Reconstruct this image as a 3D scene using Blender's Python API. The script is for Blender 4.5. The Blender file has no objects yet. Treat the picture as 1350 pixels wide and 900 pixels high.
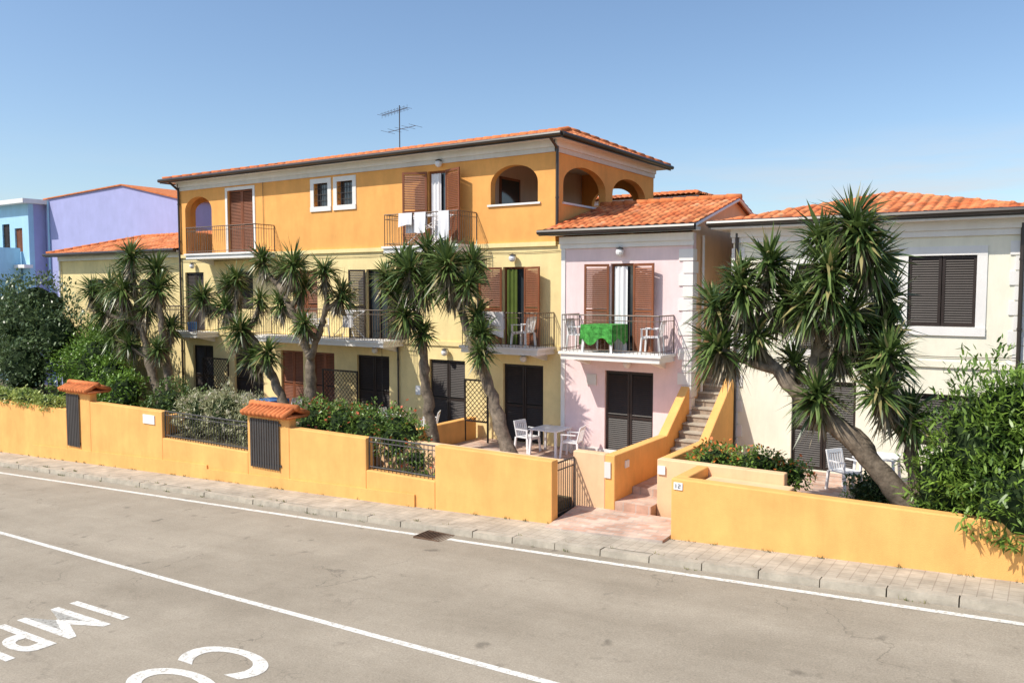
import bpy, math, random
import numpy as np
from mathutils import Vector
random.seed(7); rng=np.random.default_rng(7)
scene=bpy.context.scene
for vt in [('view_transform','Standard'),('look','None')]:
    try: setattr(scene.view_settings,*vt)
    except Exception: pass
scene.view_settings.exposure=0

# ------------------------------------------------------------------ materials
def nn(nt,t,**k):
    n=nt.nodes.new(t)
    for a,b in k.items(): setattr(n,a,b)
    return n
def base_mat(name):
    m=bpy.data.materials.new(name); m.use_nodes=True
    nt=m.node_tree; return m,nt,nt.nodes['Principled BSDF']
def stucco(name,col,rough=.9,var=.12,scale=1.2,bump=.25,bscale=60,streak=.09,spec=.2):
    m,nt,p=base_mat(name); L=nt.links
    tc=nn(nt,'ShaderNodeTexCoord')
    n1=nn(nt,'ShaderNodeTexNoise'); n1.inputs['Scale'].default_value=scale; n1.inputs['Detail'].default_value=6; n1.inputs['Roughness'].default_value=.68
    L.new(tc.outputs['Object'],n1.inputs['Vector'])
    mp=nn(nt,'ShaderNodeMapping'); mp.inputs['Scale'].default_value=(2.6,2.6,.5)
    L.new(tc.outputs['Object'],mp.inputs['Vector'])
    n2=nn(nt,'ShaderNodeTexNoise'); n2.inputs['Scale'].default_value=1.; n2.inputs['Detail'].default_value=5; n2.inputs['Roughness'].default_value=.7
    L.new(mp.outputs[0],n2.inputs['Vector'])
    r1=nn(nt,'ShaderNodeMapRange'); r1.inputs[1].default_value=.3; r1.inputs[2].default_value=.7; r1.inputs[3].default_value=1-var; r1.inputs[4].default_value=1+var*.5
    L.new(n1.outputs['Fac'],r1.inputs[0])
    r2=nn(nt,'ShaderNodeMapRange'); r2.inputs[1].default_value=.35; r2.inputs[2].default_value=.62; r2.inputs[3].default_value=1-streak; r2.inputs[4].default_value=1.
    L.new(n2.outputs['Fac'],r2.inputs[0])
    mu=nn(nt,'ShaderNodeMath',operation='MULTIPLY'); L.new(r1.outputs[0],mu.inputs[0]); L.new(r2.outputs[0],mu.inputs[1])
    vm=nn(nt,'ShaderNodeVectorMath',operation='SCALE'); vm.inputs[0].default_value=col[:3]; L.new(mu.outputs[0],vm.inputs['Scale'])
    L.new(vm.outputs[0],p.inputs['Base Color'])
    n3=nn(nt,'ShaderNodeTexNoise'); n3.inputs['Scale'].default_value=bscale; n3.inputs['Detail'].default_value=2
    L.new(tc.outputs['Object'],n3.inputs['Vector'])
    b=nn(nt,'ShaderNodeBump'); b.inputs['Strength'].default_value=bump; b.inputs['Distance'].default_value=.01
    L.new(n3.outputs['Fac'],b.inputs['Height']); L.new(b.outputs[0],p.inputs['Normal'])
    p.inputs['Roughness'].default_value=rough; p.inputs['Specular IOR Level'].default_value=spec
    return m
def attr_mat(name,rough=.7,spec=.3,transl=0,noise=0.):
    m,nt,p=base_mat(name); L=nt.links
    a=nn(nt,'ShaderNodeAttribute'); a.attribute_name='Col'
    out=a.outputs['Color']
    if noise>0:
        tc=nn(nt,'ShaderNodeTexCoord'); n1=nn(nt,'ShaderNodeTexNoise'); n1.inputs['Scale'].default_value=2.; n1.inputs['Detail'].default_value=6
        L.new(tc.outputs['Object'],n1.inputs['Vector'])
        r=nn(nt,'ShaderNodeMapRange'); r.inputs[1].default_value=.3; r.inputs[2].default_value=.7; r.inputs[3].default_value=1-noise; r.inputs[4].default_value=1+noise*.4
        L.new(n1.outputs['Fac'],r.inputs[0])
        vm=nn(nt,'ShaderNodeVectorMath',operation='SCALE'); L.new(out,vm.inputs[0]); L.new(r.outputs[0],vm.inputs['Scale']); out=vm.outputs[0]
    L.new(out,p.inputs['Base Color']); p.inputs['Roughness'].default_value=rough; p.inputs['Specular IOR Level'].default_value=spec
    if transl>0:
        t=nn(nt,'ShaderNodeBsdfTranslucent'); L.new(out,t.inputs['Color'])
        mx=nn(nt,'ShaderNodeMixShader'); mx.inputs[0].default_value=transl
        L.new(p.outputs[0],mx.inputs[1]); L.new(t.outputs[0],mx.inputs[2]); L.new(mx.outputs[0],nt.nodes['Material Output'].inputs[0])
    return m
ORANGE=stucco('orange_render',(.88,.43,.13),var=.12)
CREAM=stucco('yellow_cream_render',(.90,.73,.37),var=.12)
PINK=stucco('pink_render',(.88,.69,.69),var=.07)
PEACH=stucco('peach_render',(.86,.56,.33),var=.1)
IVORY=stucco('ivory_render',(.88,.84,.69),var=.07)
WALLO=stucco('boundary_wall_render',(.90,.475,.155),var=.16,scale=.8,streak=.10,bump=.6)
PURPLE=stucco('lilac_render',(.40,.42,.70),var=.08,streak=.05)
BLUE=stucco('light_blue_render',(.42,.68,.86),var=.05)
WHITE=stucco('white_trim',(.82,.80,.77),var=.06,streak=.06)
GREYW=stucco('cornice_grey',(.72,.70,.66),var=.06)
LOGG=stucco('loggia_render',(.62,.49,.41),var=.06)
DARKW=stucco('dark_brown_wood',(.036,.024,.020),rough=.5,var=.3,streak=.3,bump=.1,spec=.4)
WOOD=stucco('red_brown_wood',(.27,.088,.036),rough=.55,var=.25,streak=.3,bump=.1,spec=.4)
METAL=stucco('dark_iron',(.06,.055,.055),rough=.5,var=.3,bump=.05,spec=.5)
RAILB=stucco('bronze_iron',(.17,.12,.085),rough=.5,var=.3,bump=.05,spec=.5)
GUT=stucco('brown_gutter',(.045,.035,.03),rough=.35,var=.2,bump=.02,spec=.5)
PLAST=stucco('white_plastic',(.82,.82,.83),rough=.35,var=.03,bump=.02,streak=.02,spec=.5)
CLOTH=stucco('white_cloth',(.82,.81,.83),rough=.95,var=.05,bump=.1)
GCLOTH=stucco('green_cloth',(.08,.36,.07),rough=.95,var=.75,scale=9,bump=.1)
BCLOTH=stucco('blue_cloth',(.08,.20,.5),rough=.95,var=.3,scale=5)
GREENC=stucco('green_curtain',(.10,.14,.03),rough=.95,var=.3)
CONC=stucco('concrete',(.47,.42,.34),var=.3,scale=3,bump=.5,streak=.05)
BARK=stucco('yucca_bark',(.25,.20,.15),var=.6,scale=7,bump=1.,bscale=22,streak=.3)
STONE=stucco('stair_stone',(.42,.33,.25),var=.35,scale=6,bump=.5)
RUST=stucco('rusty_iron',(.16,.10,.065),var=.4,scale=8,bump=.4)
INT=stucco('dark_interior',(.02,.018,.016),rough=.6,var=.2)
LEAF=attr_mat('leaf',rough=.38,spec=.55,transl=.18)
def glass_mat():
    m,nt,p=base_mat('window_glass'); p.inputs['Base Color'].default_value=(.03,.04,.05,1); p.inputs['Roughness'].default_value=.06; p.inputs['Specular IOR Level'].default_value=.8
    return m
GLASS=glass_mat()
TILE=attr_mat('terracotta_tile',rough=.85,spec=.2,noise=.38)

def road_mat():
    m,nt,p=base_mat('asphalt'); L=nt.links
    tc=nn(nt,'ShaderNodeTexCoord')
    big=nn(nt,'ShaderNodeTexNoise'); big.inputs['Scale'].default_value=.4; big.inputs['Detail'].default_value=8; big.inputs['Roughness'].default_value=.62
    mp=nn(nt,'ShaderNodeMapping'); mp.inputs['Scale'].default_value=(.22,2.0,1)
    L.new(tc.outputs['Object'],mp.inputs[0]); L.new(mp.outputs[0],big.inputs['Vector'])
    iso=nn(nt,'ShaderNodeTexNoise'); iso.inputs['Scale'].default_value=.55; iso.inputs['Detail'].default_value=6; iso.inputs['Roughness'].default_value=.7
    L.new(tc.outputs['Object'],iso.inputs['Vector'])
    av=nn(nt,'ShaderNodeMath',operation='ADD'); L.new(big.outputs['Fac'],av.inputs[0]); L.new(iso.outputs['Fac'],av.inputs[1])
    hv=nn(nt,'ShaderNodeMath',operation='MULTIPLY'); hv.inputs[1].default_value=.5; L.new(av.outputs[0],hv.inputs[0])
    fine=nn(nt,'ShaderNodeTexNoise'); fine.inputs['Scale'].default_value=38; fine.inputs['Detail'].default_value=4; fine.inputs['Roughness'].default_value=.85
    L.new(tc.outputs['Object'],fine.inputs['Vector'])
    cr=nn(nt,'ShaderNodeValToRGB'); e=cr.color_ramp.elements
    e[0].position=.36; e[0].color=(.285,.243,.185,1); e[1].position=.64; e[1].color=(.41,.355,.278,1)
    L.new(hv.outputs[0],cr.inputs[0])
    r=nn(nt,'ShaderNodeMapRange'); r.inputs[1].default_value=.25; r.inputs[2].default_value=.75; r.inputs[3].default_value=.66; r.inputs[4].default_value=1.32
    L.new(fine.outputs['Fac'],r.inputs[0])
    dn=nn(nt,'ShaderNodeTexNoise'); dn.inputs['Scale'].default_value=1.6; dn.inputs['Detail'].default_value=6
    L.new(tc.outputs['Object'],dn.inputs['Vector'])
    mixv=nn(nt,'ShaderNodeVectorMath',operation='MULTIPLY_ADD'); mixv.inputs[1].default_value=(1.3,1.3,0); L.new(dn.outputs['Color'],mixv.inputs[0]); L.new(tc.outputs['Object'],mixv.inputs[2])
    vo=nn(nt,'ShaderNodeTexVoronoi',feature='DISTANCE_TO_EDGE'); vo.inputs['Scale'].default_value=.42; L.new(mixv.outputs[0],vo.inputs['Vector'])
    rc=nn(nt,'ShaderNodeMapRange'); rc.inputs[1].default_value=.0; rc.inputs[2].default_value=.006; rc.inputs[3].default_value=1; rc.inputs[4].default_value=0
    L.new(vo.outputs['Distance'],rc.inputs[0])
    mk=nn(nt,'ShaderNodeTexNoise'); mk.inputs['Scale'].default_value=.45; mk.inputs['Detail'].default_value=2; L.new(tc.outputs['Object'],mk.inputs['Vector'])
    rm=nn(nt,'ShaderNodeMapRange'); rm.inputs[1].default_value=.46; rm.inputs[2].default_value=.58; rm.inputs[3].default_value=0; rm.inputs[4].default_value=.36; L.new(mk.outputs['Fac'],rm.inputs[0])
    mc=nn(nt,'ShaderNodeMath',operation='MULTIPLY'); L.new(rc.outputs[0],mc.inputs[0]); L.new(rm.outputs[0],mc.inputs[1])
    inv=nn(nt,'ShaderNodeMath',operation='SUBTRACT'); inv.inputs[0].default_value=1; L.new(mc.outputs[0],inv.inputs[1])
    sp=nn(nt,'ShaderNodeTexNoise'); sp.inputs['Scale'].default_value=1.7; sp.inputs['Detail'].default_value=3; L.new(tc.outputs['Object'],sp.inputs['Vector'])
    rs=nn(nt,'ShaderNodeMapRange'); rs.inputs[1].default_value=.66; rs.inputs[2].default_value=.74; rs.inputs[3].default_value=1; rs.inputs[4].default_value=.62; L.new(sp.outputs['Fac'],rs.inputs[0])
    a=nn(nt,'ShaderNodeMath',operation='MULTIPLY'); L.new(r.outputs[0],a.inputs[0]); L.new(inv.outputs[0],a.inputs[1])
    a2=nn(nt,'ShaderNodeMath',operation='MULTIPLY'); L.new(a.outputs[0],a2.inputs[0]); L.new(rs.outputs[0],a2.inputs[1])
    vm=nn(nt,'ShaderNodeVectorMath',operation='SCALE'); L.new(cr.outputs[0],vm.inputs[0]); L.new(a2.outputs[0],vm.inputs['Scale'])
    L.new(vm.outputs[0],p.inputs['Base Color']); p.inputs['Roughness'].default_value=.88; p.inputs['Specular IOR Level'].default_value=.25
    b=nn(nt,'ShaderNodeBump'); b.inputs['Strength'].default_value=.6; b.inputs['Distance'].default_value=.012; L.new(fine.outputs['Fac'],b.inputs['Height']); L.new(b.outputs[0],p.inputs['Normal'])
    return m
ASPH=road_mat()
def paint_mat():
    m,nt,p=base_mat('road_paint'); L=nt.links
    tc=nn(nt,'ShaderNodeTexCoord'); n=nn(nt,'ShaderNodeTexNoise'); n.inputs['Scale'].default_value=14; n.inputs['Detail'].default_value=8; n.inputs['Roughness'].default_value=.78
    L.new(tc.outputs['Object'],n.inputs['Vector'])
    c=nn(nt,'ShaderNodeValToRGB'); e=c.color_ramp.elements; e[0].position=.38; e[0].color=(.40,.36,.30,1); e[1].position=.50; e[1].color=(.74,.72,.66,1)
    L.new(n.outputs['Fac'],c.inputs[0]); L.new(c.outputs[0],p.inputs['Base Color']); p.inputs['Roughness'].default_value=.8
    return m
PAINT=paint_mat()
def brick_mat(name,c1,c2,mortar,sc,bw,bh,ms=.02,off=.5):
    m,nt,p=base_mat(name); L=nt.links
    tc=nn(nt,'ShaderNodeTexCoord'); b=nn(nt,'ShaderNodeTexBrick'); b.offset=off
    b.inputs['Scale'].default_value=sc; b.inputs['Brick Width'].default_value=bw; b.inputs['Row Height'].default_value=bh; b.inputs['Mortar Size'].default_value=ms
    b.inputs['Color1'].default_value=(*c1,1); b.inputs['Color2'].default_value=(*c2,1); b.inputs['Mortar'].default_value=(*mortar,1)
    L.new(tc.outputs['Object'],b.inputs['Vector'])
    n=nn(nt,'ShaderNodeTexNoise'); n.inputs['Scale'].default_value=1.8; n.inputs['Detail'].default_value=8; n.inputs['Roughness'].default_value=.65; L.new(tc.outputs['Object'],n.inputs['Vector'])
    r=nn(nt,'ShaderNodeMapRange'); r.inputs[1].default_value=.3; r.inputs[2].default_value=.7; r.inputs[3].default_value=.64; r.inputs[4].default_value=1.14; L.new(n.outputs['Fac'],r.inputs[0])
    vm=nn(nt,'ShaderNodeVectorMath',operation='SCALE'); L.new(b.outputs['Color'],vm.inputs[0]); L.new(r.outputs[0],vm.inputs['Scale']); L.new(vm.outputs[0],p.inputs['Base Color'])
    p.inputs['Roughness'].default_value=.9; p.inputs['Specular IOR Level'].default_value=.2
    return m
PAVE=brick_mat('pavement_tiles',(.46,.405,.325),(.50,.445,.36),(.36,.31,.25),1,.2,.2,.008,0.)
TERR=brick_mat('terracotta_paving',(.55,.33,.24),(.68,.52,.42),(.50,.42,.36),1,.3,.15,.012)
GROUND=stucco('dry_grass_ground',(.16,.15,.075),var=.4,scale=.6,bump=1,bscale=12)
SOIL=stucco('garden_soil',(.15,.13,.075),var=.5,scale=2,bump=1,bscale=15)

# ------------------------------------------------------------------ mesh builder
class MB:
    def __init__(s): s.v=[];s.f=[];s.m=[];s.mats=[]
    def mi(s,mat):
        if mat not in s.mats: s.mats.append(mat)
        return s.mats.index(mat)
    def poly(s,pts,mat):
        i=len(s.v); s.v+= [tuple(p) for p in pts]; s.f.append(tuple(range(i,i+len(pts)))); s.m.append(s.mi(mat))
    def hexa(s,p,mat):
        i=len(s.v); s.v+=[tuple(q) for q in p]; k=s.mi(mat)
        for f in [(0,3,2,1),(4,5,6,7),(0,1,5,4),(1,2,6,5),(2,3,7,6),(3,0,4,7)]:
            s.f.append(tuple(i+j for j in f)); s.m.append(k)
    def box(s,x0,x1,y0,y1,z0,z1,mat):
        s.hexa([(x0,y0,z0),(x1,y0,z0),(x1,y1,z0),(x0,y1,z0),(x0,y0,z1),(x1,y0,z1),(x1,y1,z1),(x0,y1,z1)],mat)
    def fbox(s,fr,s0,s1,o0,o1,z0,z1,mat):
        P=fr.P; s.hexa([P(s0,o1,z0),P(s1,o1,z0),P(s1,o0,z0),P(s0,o0,z0),P(s0,o1,z1),P(s1,o1,z1),P(s1,o0,z1),P(s0,o0,z1)],mat)
    def tube(s,pts,rad,mat,n=8,cap=True):
        k=s.mi(mat); pts=[Vector(p) for p in pts]; i0=len(s.v)
        if not hasattr(rad,'__len__'): rad=[rad]*len(pts)
        for i,p in enumerate(pts):
            t=(pts[min(i+1,len(pts)-1)]-pts[max(i-1,0)]).normalized()
            a=t.cross(Vector((0.31,.95,.05))).normalized() if abs(t.z)>.3 else t.cross(Vector((0,0,1))).normalized()
            b=t.cross(a)
            for j in range(n):
                an=2*math.pi*j/n; s.v.append(tuple(p+(a*math.cos(an)+b*math.sin(an))*rad[i]))
        for i in range(len(pts)-1):
            for j in range(n):
                s.f.append((i0+i*n+j,i0+i*n+(j+1)%n,i0+(i+1)*n+(j+1)%n,i0+(i+1)*n+j)); s.m.append(k)
        if cap:
            s.f.append(tuple(i0+j for j in range(n))[::-1]); s.m.append(k)
            e=i0+(len(pts)-1)*n; s.f.append(tuple(e+j for j in range(n))); s.m.append(k)
    def build(s,name,parent=None,smooth=False):
        me=bpy.data.meshes.new(name); me.from_pydata(s.v,[],s.f)
        for m in s.mats: me.materials.append(m)
        me.polygons.foreach_set('material_index',s.m)
        if smooth: me.polygons.foreach_set('use_smooth',[True]*len(s.f))
        me.update(); o=bpy.data.objects.new(name,me); scene.collection.objects.link(o)
        if parent: o.parent=parent
        return o
class Fr:
    def __init__(s,ox,oy,dx,dy,nx,ny): s.o=(ox,oy);s.d=(dx,dy);s.n=(nx,ny)
    def P(s,a,o,z): return (s.o[0]+a*s.d[0]+o*s.n[0], s.o[1]+a*s.d[1]+o*s.n[1], z)
def front(Y): return Fr(0,Y,1,0,0,-1)
def side(X): return Fr(X,0,0,1,1,0)
def empty(name):
    e=bpy.data.objects.new(name,None); scene.collection.objects.link(e); return e

def wall(mb,fr,s0,s1,z0,z1,ops,th,mat,matrev=None):
    matrev=matrev or mat
    S=sorted(set([s0,s1]+[o[0] for o in ops]+[o[1] for o in ops])); Z=sorted(set([z0,z1]+[o[2] for o in ops]+[o[3] for o in ops]))
    S=[a for a in S if s0<=a<=s1]; Z=[a for a in Z if z0<=a<=z1]
    P=fr.P
    for a,b in zip(S,S[1:]):
        for c,d in zip(Z,Z[1:]):
            ms=(a+b)/2; mz=(c+d)/2
            if any(o[0]<ms<o[1] and o[2]<mz<o[3] for o in ops): continue
            mb.poly([P(a,0,c),P(b,0,c),P(b,0,d),P(a,0,d)],mat)
            mb.poly([P(a,-th,c),P(a,-th,d),P(b,-th,d),P(b,-th,c)],mat)
    for o in ops:
        a,b,c,d=o[:4]
        mb.poly([P(a,0,c),P(a,-th,c),P(a,-th,d),P(a,0,d)],matrev)
        mb.poly([P(b,0,c),P(b,0,d),P(b,-th,d),P(b,-th,c)],matrev)
        if c>z0: mb.poly([P(a,0,c),P(b,0,c),P(b,-th,c),P(a,-th,c)],matrev)
        if len(o)>4:
            r=o[4]; n=16; hw=(b-a)/2; mid=(a+b)/2
            zs=lambda t:d-.002-r+r*math.sqrt(max(0,1-((t-mid)/hw)**2))
            for i in range(n):
                t0=mid-hw*math.cos(math.pi*i/n); t1=mid-hw*math.cos(math.pi*(i+1)/n)
                mb.poly([P(t0,0,zs(t0)),P(t1,0,zs(t1)),P(t1,0,d),P(t0,0,d)],mat)
                mb.poly([P(t0,-th,zs(t0)),P(t0,-th,d),P(t1,-th,d),P(t1,-th,zs(t1))],mat)
                mb.poly([P(t0,0,zs(t0)),P(t0,-th,zs(t0)),P(t1,-th,zs(t1)),P(t1,0,zs(t1))],matrev)
        else: mb.poly([P(a,0,d),P(a,-th,d),P(b,-th,d),P(b,0,d)],matrev)
    mb.poly([P(s0,0,z1),P(s1,0,z1),P(s1,-th,z1),P(s0,-th,z1)],mat)
    mb.poly([P(s0,0,z0),P(s0,0,z1),P(s0,-th,z1),P(s0,-th,z0)],mat)
    mb.poly([P(s1,0,z0),P(s1,-th,z0),P(s1,-th,z1),P(s1,0,z1)],mat)
def leaf_sh(mb,fr,s0,s1,o,z0,z1,mat,t=.035,back=True):
    st=.06
    mb.fbox(fr,s0,s0+st,o,o+t,z0,z1,mat); mb.fbox(fr,s1-st,s1,o,o+t,z0,z1,mat)
    hs=[z0,z1-.07]
    if z1-z0>1.6: hs.append(z0+(z1-z0)*.45)
    for h in hs: mb.fbox(fr,s0+st,s1-st,o+.002,o+t-.002,h,h+.07,mat)
    z=z0+.08
    while z<z1-.1:
        if not any(h-.045<z<h+.07 for h in hs):
            P=fr.P; mb.poly([P(s0+st,o+t-.004,z),P(s1-st,o+t-.004,z),P(s1-st,o+.006,z+.045),P(s0+st,o+.006,z+.045)],mat)
        z+=.055
    if back: mb.fbox(fr,s0+.01,s1-.01,o-.02,o-.008,z0+.01,z1-.01,INT)
def closed(mb,fr,a,b,c,d,mat,n=2,o=-.12):
    w=(b-a)/n
    for i in range(n): leaf_sh(mb,fr,a+i*w+.008,a+(i+1)*w-.008,o,c+.01,d-.01,mat)
def opened(mb,fr,a,b,c,d,mat,ang=12,curt=None,wl=None,cf=.62):
    w=wl or (b-a)/2
    mb.fbox(fr,a,b,-.17,-.15,c,d,GLASS)
    mb.fbox(fr,a,a+.06,-.148,-.10,c,d,mat); mb.fbox(fr,b-.06,b,-.148,-.10,c,d,mat); mb.fbox(fr,(a+b)/2-.03,(a+b)/2+.03,-.148,-.10,c,d-.06,mat); mb.fbox(fr,a+.06,b-.06,-.148,-.10,d-.06,d,mat)
    if curt:
        n=24; a2=a+.10; b2=a+(b-a)*cf; P=fr.P
        for i in range(n):
            s_0=a2+(b2-a2)*i/n; s_1=a2+(b2-a2)*(i+1)/n
            f=lambda q:-.065+.022*math.sin(q*42)+.01*math.sin(q*17)
            mb.poly([P(s_0,f(s_0),c+.02),P(s_1,f(s_1),c+.02),P(s_1,f(s_1),d-.08),P(s_0,f(s_0),d-.08)],curt)
    ar=math.radians(ang); ca,sa=math.cos(ar),math.sin(ar)
    dx,dy=fr.d; nx,ny=fr.n
    pa=fr.P(a,.03,0); pb=fr.P(b,.03,0)
    fl=Fr(pa[0],pa[1],-dx*ca+nx*sa,-dy*ca+ny*sa, nx*ca+dx*sa, ny*ca+dy*sa)
    frr=Fr(pb[0],pb[1],dx*ca+nx*sa,dy*ca+ny*sa, nx*ca-dx*sa, ny*ca-dy*sa)
    leaf_sh(mb,fl,.02,w,0,c+.01,d-.01,mat,back=False)
    leaf_sh(mb,frr,.02,w,0,c+.01,d-.01,mat,back=False)
def surround(mb,fr,a,b,c,d,w,mat,o=.025,sill=True):
    mb.fbox(fr,a-w,a,.0,o,c,d,mat); mb.fbox(fr,b,b+w,.0,o,c,d,mat); mb.fbox(fr,a-w,b+w,.0,o+.003,d,d+w,mat)
    if sill: mb.fbox(fr,a-w,b+w,.0,o+.02,c-w,c,mat)
def rail_line(mb,p0,p1,h,mat,sp=.115,r=.008,top=.018):
    p0=Vector(p0);p1=Vector(p1); L=(p1-p0); n=max(1,int(L.length/sp)); up=Vector((0,0,h))
    mb.tube([p0+up,p1+up],top,mat,n=6); mb.tube([p0+Vector((0,0,.08)),p1+Vector((0,0,.08))],r*1.3,mat,n=4)
    mb.tube([p0+up*.86,p1+up*.86],r*1.2,mat,n=4)
    for i in range(n+1):
        q=p0+L*i/n; rr=r*1.8 if i in(0,n) else r
        mb.tube([q,q+up],rr,mat,n=4,cap=False)
def balcony(par,x0,x1,yb,z,dep=1.0,mat=RAILB):
    mb=MB(); yf=yb-dep
    mb.box(x0,x1,yf,yb-.002,z-.19,z-.05,WHITE); mb.box(x0-.05,x1+.05,yf-.05,yb-.004,z-.05,z+.02,WHITE)
    for bx in (x0+.25,x1-.4):
        mb.hexa([(bx,yb-.7,z-.23),(bx+.15,yb-.7,z-.23),(bx+.15,yb-.003,z-.40),(bx,yb-.003,z-.40),(bx,yb-.7,z-.191),(bx+.15,yb-.7,z-.191),(bx+.15,yb-.003,z-.191),(bx,yb-.003,z-.191)],WHITE)
    mb.build('balcony_slab',par)
    mb=MB(); a=(x0+.03,yf+.03,z+.02); b=(x1-.03,yf+.03,z+.02)
    rail_line(mb,a,b,1.0,mat); rail_line(mb,(x0+.03,yb-.02,z+.02),a,1.0,mat); rail_line(mb,b,(x1-.03,yb-.02,z+.02),1.0,mat)
    mb.build('balcony_railing',par)
def lamp(mb,x,y,z):
    n=10
    for i in range(6):
        for j in range(n):
            def p(i,j):
                a=math.pi*i/6; b=2*math.pi*j/n; return (x+.11*math.sin(a)*math.cos(b),y-.16+.11*math.sin(a)*math.sin(b),z-.11*math.cos(a))
            mb.poly([p(i,j),p(i,j+1),p(i+1,j+1),p(i+1,j)],PLAST)
    mb.tube([(x,y,z+.1),(x,y-.16,z+.13),(x,y-.16,z+.1)],.02,METAL,n=6)
    mb.tube([(x,y-.16,z+.10),(x,y-.16,z+.14)],[.12,.03],METAL,n=10)

def attr_mesh(name,V,F,C,mat,parent=None,smooth=False):
    me=bpy.data.meshes.new(name); me.from_pydata(V,[],F)
    ca=me.color_attributes.new('Col','FLOAT_COLOR','POINT')
    C=np.asarray(C,dtype=np.float32); C4=np.ones((len(C),4),np.float32); C4[:,:3]=C
    ca.data.foreach_set('color',C4.ravel()); me.materials.append(mat)
    if smooth: me.polygons.foreach_set('use_smooth',[True]*len(F))
    o=bpy.data.objects.new(name,me); scene.collection.objects.link(o)
    if parent: o.parent=parent
    return o
RIDGE=stucco('ridge_tile',(.68,.22,.08),var=.35,scale=5,bump=.3)
def roof(par,x0,x1,y0,y1,zE,sl,st=.06,per=.24,row=.36,name='tile_roof'):
    nx=int(round((x1-x0)/st))+1; ny=int(round((y1-y0)/st))+1
    X,Y=np.meshgrid(np.linspace(x0,x1,nx),np.linspace(y0,y1,ny))
    big=np.full(X.shape,1e9); D=[Y-y0,y1-Y,X-x0,x1-X]
    H=[(D[i]*sl[i] if sl[i] else big) for i in range(4)]
    H=np.stack(H); idx=H.argmin(0); base=H.min(0)
    along=np.where(idx<2,X-x0,Y-y0); dist=np.choose(idx,D)
    ti=np.floor(along/per); rj=np.floor(dist/row)
    h=.055*np.abs(np.sin(math.pi*along/per))**.8 + .03*(1-(dist/row-rj))
    hsh=np.sin(ti*12.9898+rj*78.233+idx*3.1)*43758.5453; hsh-=np.floor(hsh)
    h+= .012*(hsh-.5)
    Z=zE+base+h
    lo=np.array([.56,.135,.045]); hi=np.array([.80,.30,.12]); C=lo+(hi-lo)*hsh[...,None]
    h2=np.sin(ti*39.3+rj*11.1)*24634.6; h2-=np.floor(h2); C=np.where((h2>.9)[...,None],C*.62,C)
    C=np.where((h2<.05)[...,None],np.minimum(C*1.1+[.03,.10,.08],.85),C)
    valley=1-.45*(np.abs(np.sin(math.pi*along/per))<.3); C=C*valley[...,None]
    V=np.stack([X,Y,Z],-1).reshape(-1,3)
    ii=np.arange(nx*ny).reshape(ny,nx)
    F=np.stack([ii[:-1,:-1],ii[:-1,1:],ii[1:,1:],ii[1:,:-1]],-1).reshape(-1,4)
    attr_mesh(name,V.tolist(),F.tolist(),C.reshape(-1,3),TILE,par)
    mb=MB()
    def zb(x,y):
        v=[]
        for i,dd in enumerate([y-y0,y1-y,x-x0,x1-x]):
            if sl[i]: v.append(dd*sl[i])
        return zE+min(v)+.05
    def ridge(a,b):
        a=Vector(a);b=Vector(b);n=max(1,int((b-a).length/.38))
        for i in range(n):
            p=a+(b-a)*i/n;q=a+(b-a)*(i+1.08)/n
            mb.tube([p,q],[.115,.09],RIDGE,n=8)
    f,bk,l,r=sl
    yr=(f*y0+bk*y1)/(f+bk); hr=f*(yr-y0)
    xl=x0+(hr/l if l else 0); xr=x1-(hr/r if r else 0)
    if xl<=xr:
        ridge((xl,yr,zb(xl if l else x0+.01,yr)),(xr,yr,zb(xr if r else x1-.01,yr)))
        if l: ridge((x0+.05,y0+.05,zE+.06),(xl,yr,zb(xl,yr))); ridge((x0+.05,y1-.05,zE+.06),(xl,yr,zb(xl,yr)))
        if r: ridge((x1-.05,y0+.05,zE+.06),(xr,yr,zb(xr,yr))); ridge((x1-.05,y1-.05,zE+.06),(xr,yr,zb(xr,yr)))
    if mb.v: mb.build('ridge_tiles',par,True)

def gutter_front(mb,x0,x1,y,z):
    mb.tube([(x0,y-.06,z),(x1,y-.06,z)],.07,GUT,n=8)
    mb.box(x0,x1,y-.01,y+.03,z-.10,z+.06,GUT)
def gutter_side(mb,x,y0,y1,z,sgn=1):
    mb.tube([(x+.06*sgn,y0,z),(x+.06*sgn,y1,z)],.07,GUT,n=8)
    mb.box(min(x-.03*sgn,x+.01*sgn),max(x-.03*sgn,x+.01*sgn),y0,y1,z-.10,z+.06,GUT)
def pipe(mb,x,y,z0,z1,mat=GUT,r=.045):
    mb.tube([(x,y,z0),(x,y,z1)],r,mat,n=8)
    z=z0+.8
    while z<z1: mb.tube([(x,y,z),(x,y,z+.05)],r*1.25,mat,n=8); z+=1.5
def cable(mb,pts,sag=.0,r=.008,mat=GUT):
    out=[]
    for a,b in zip(pts,pts[1:]):
        for k in range(8):
            t=k/8; out.append(tuple(a[i]*(1-t)+b[i]*t-(sag*4*t*(1-t) if i==2 else 0) for i in range(3)))
    out.append(pts[-1]); mb.tube(out,r,mat,n=4)

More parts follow.
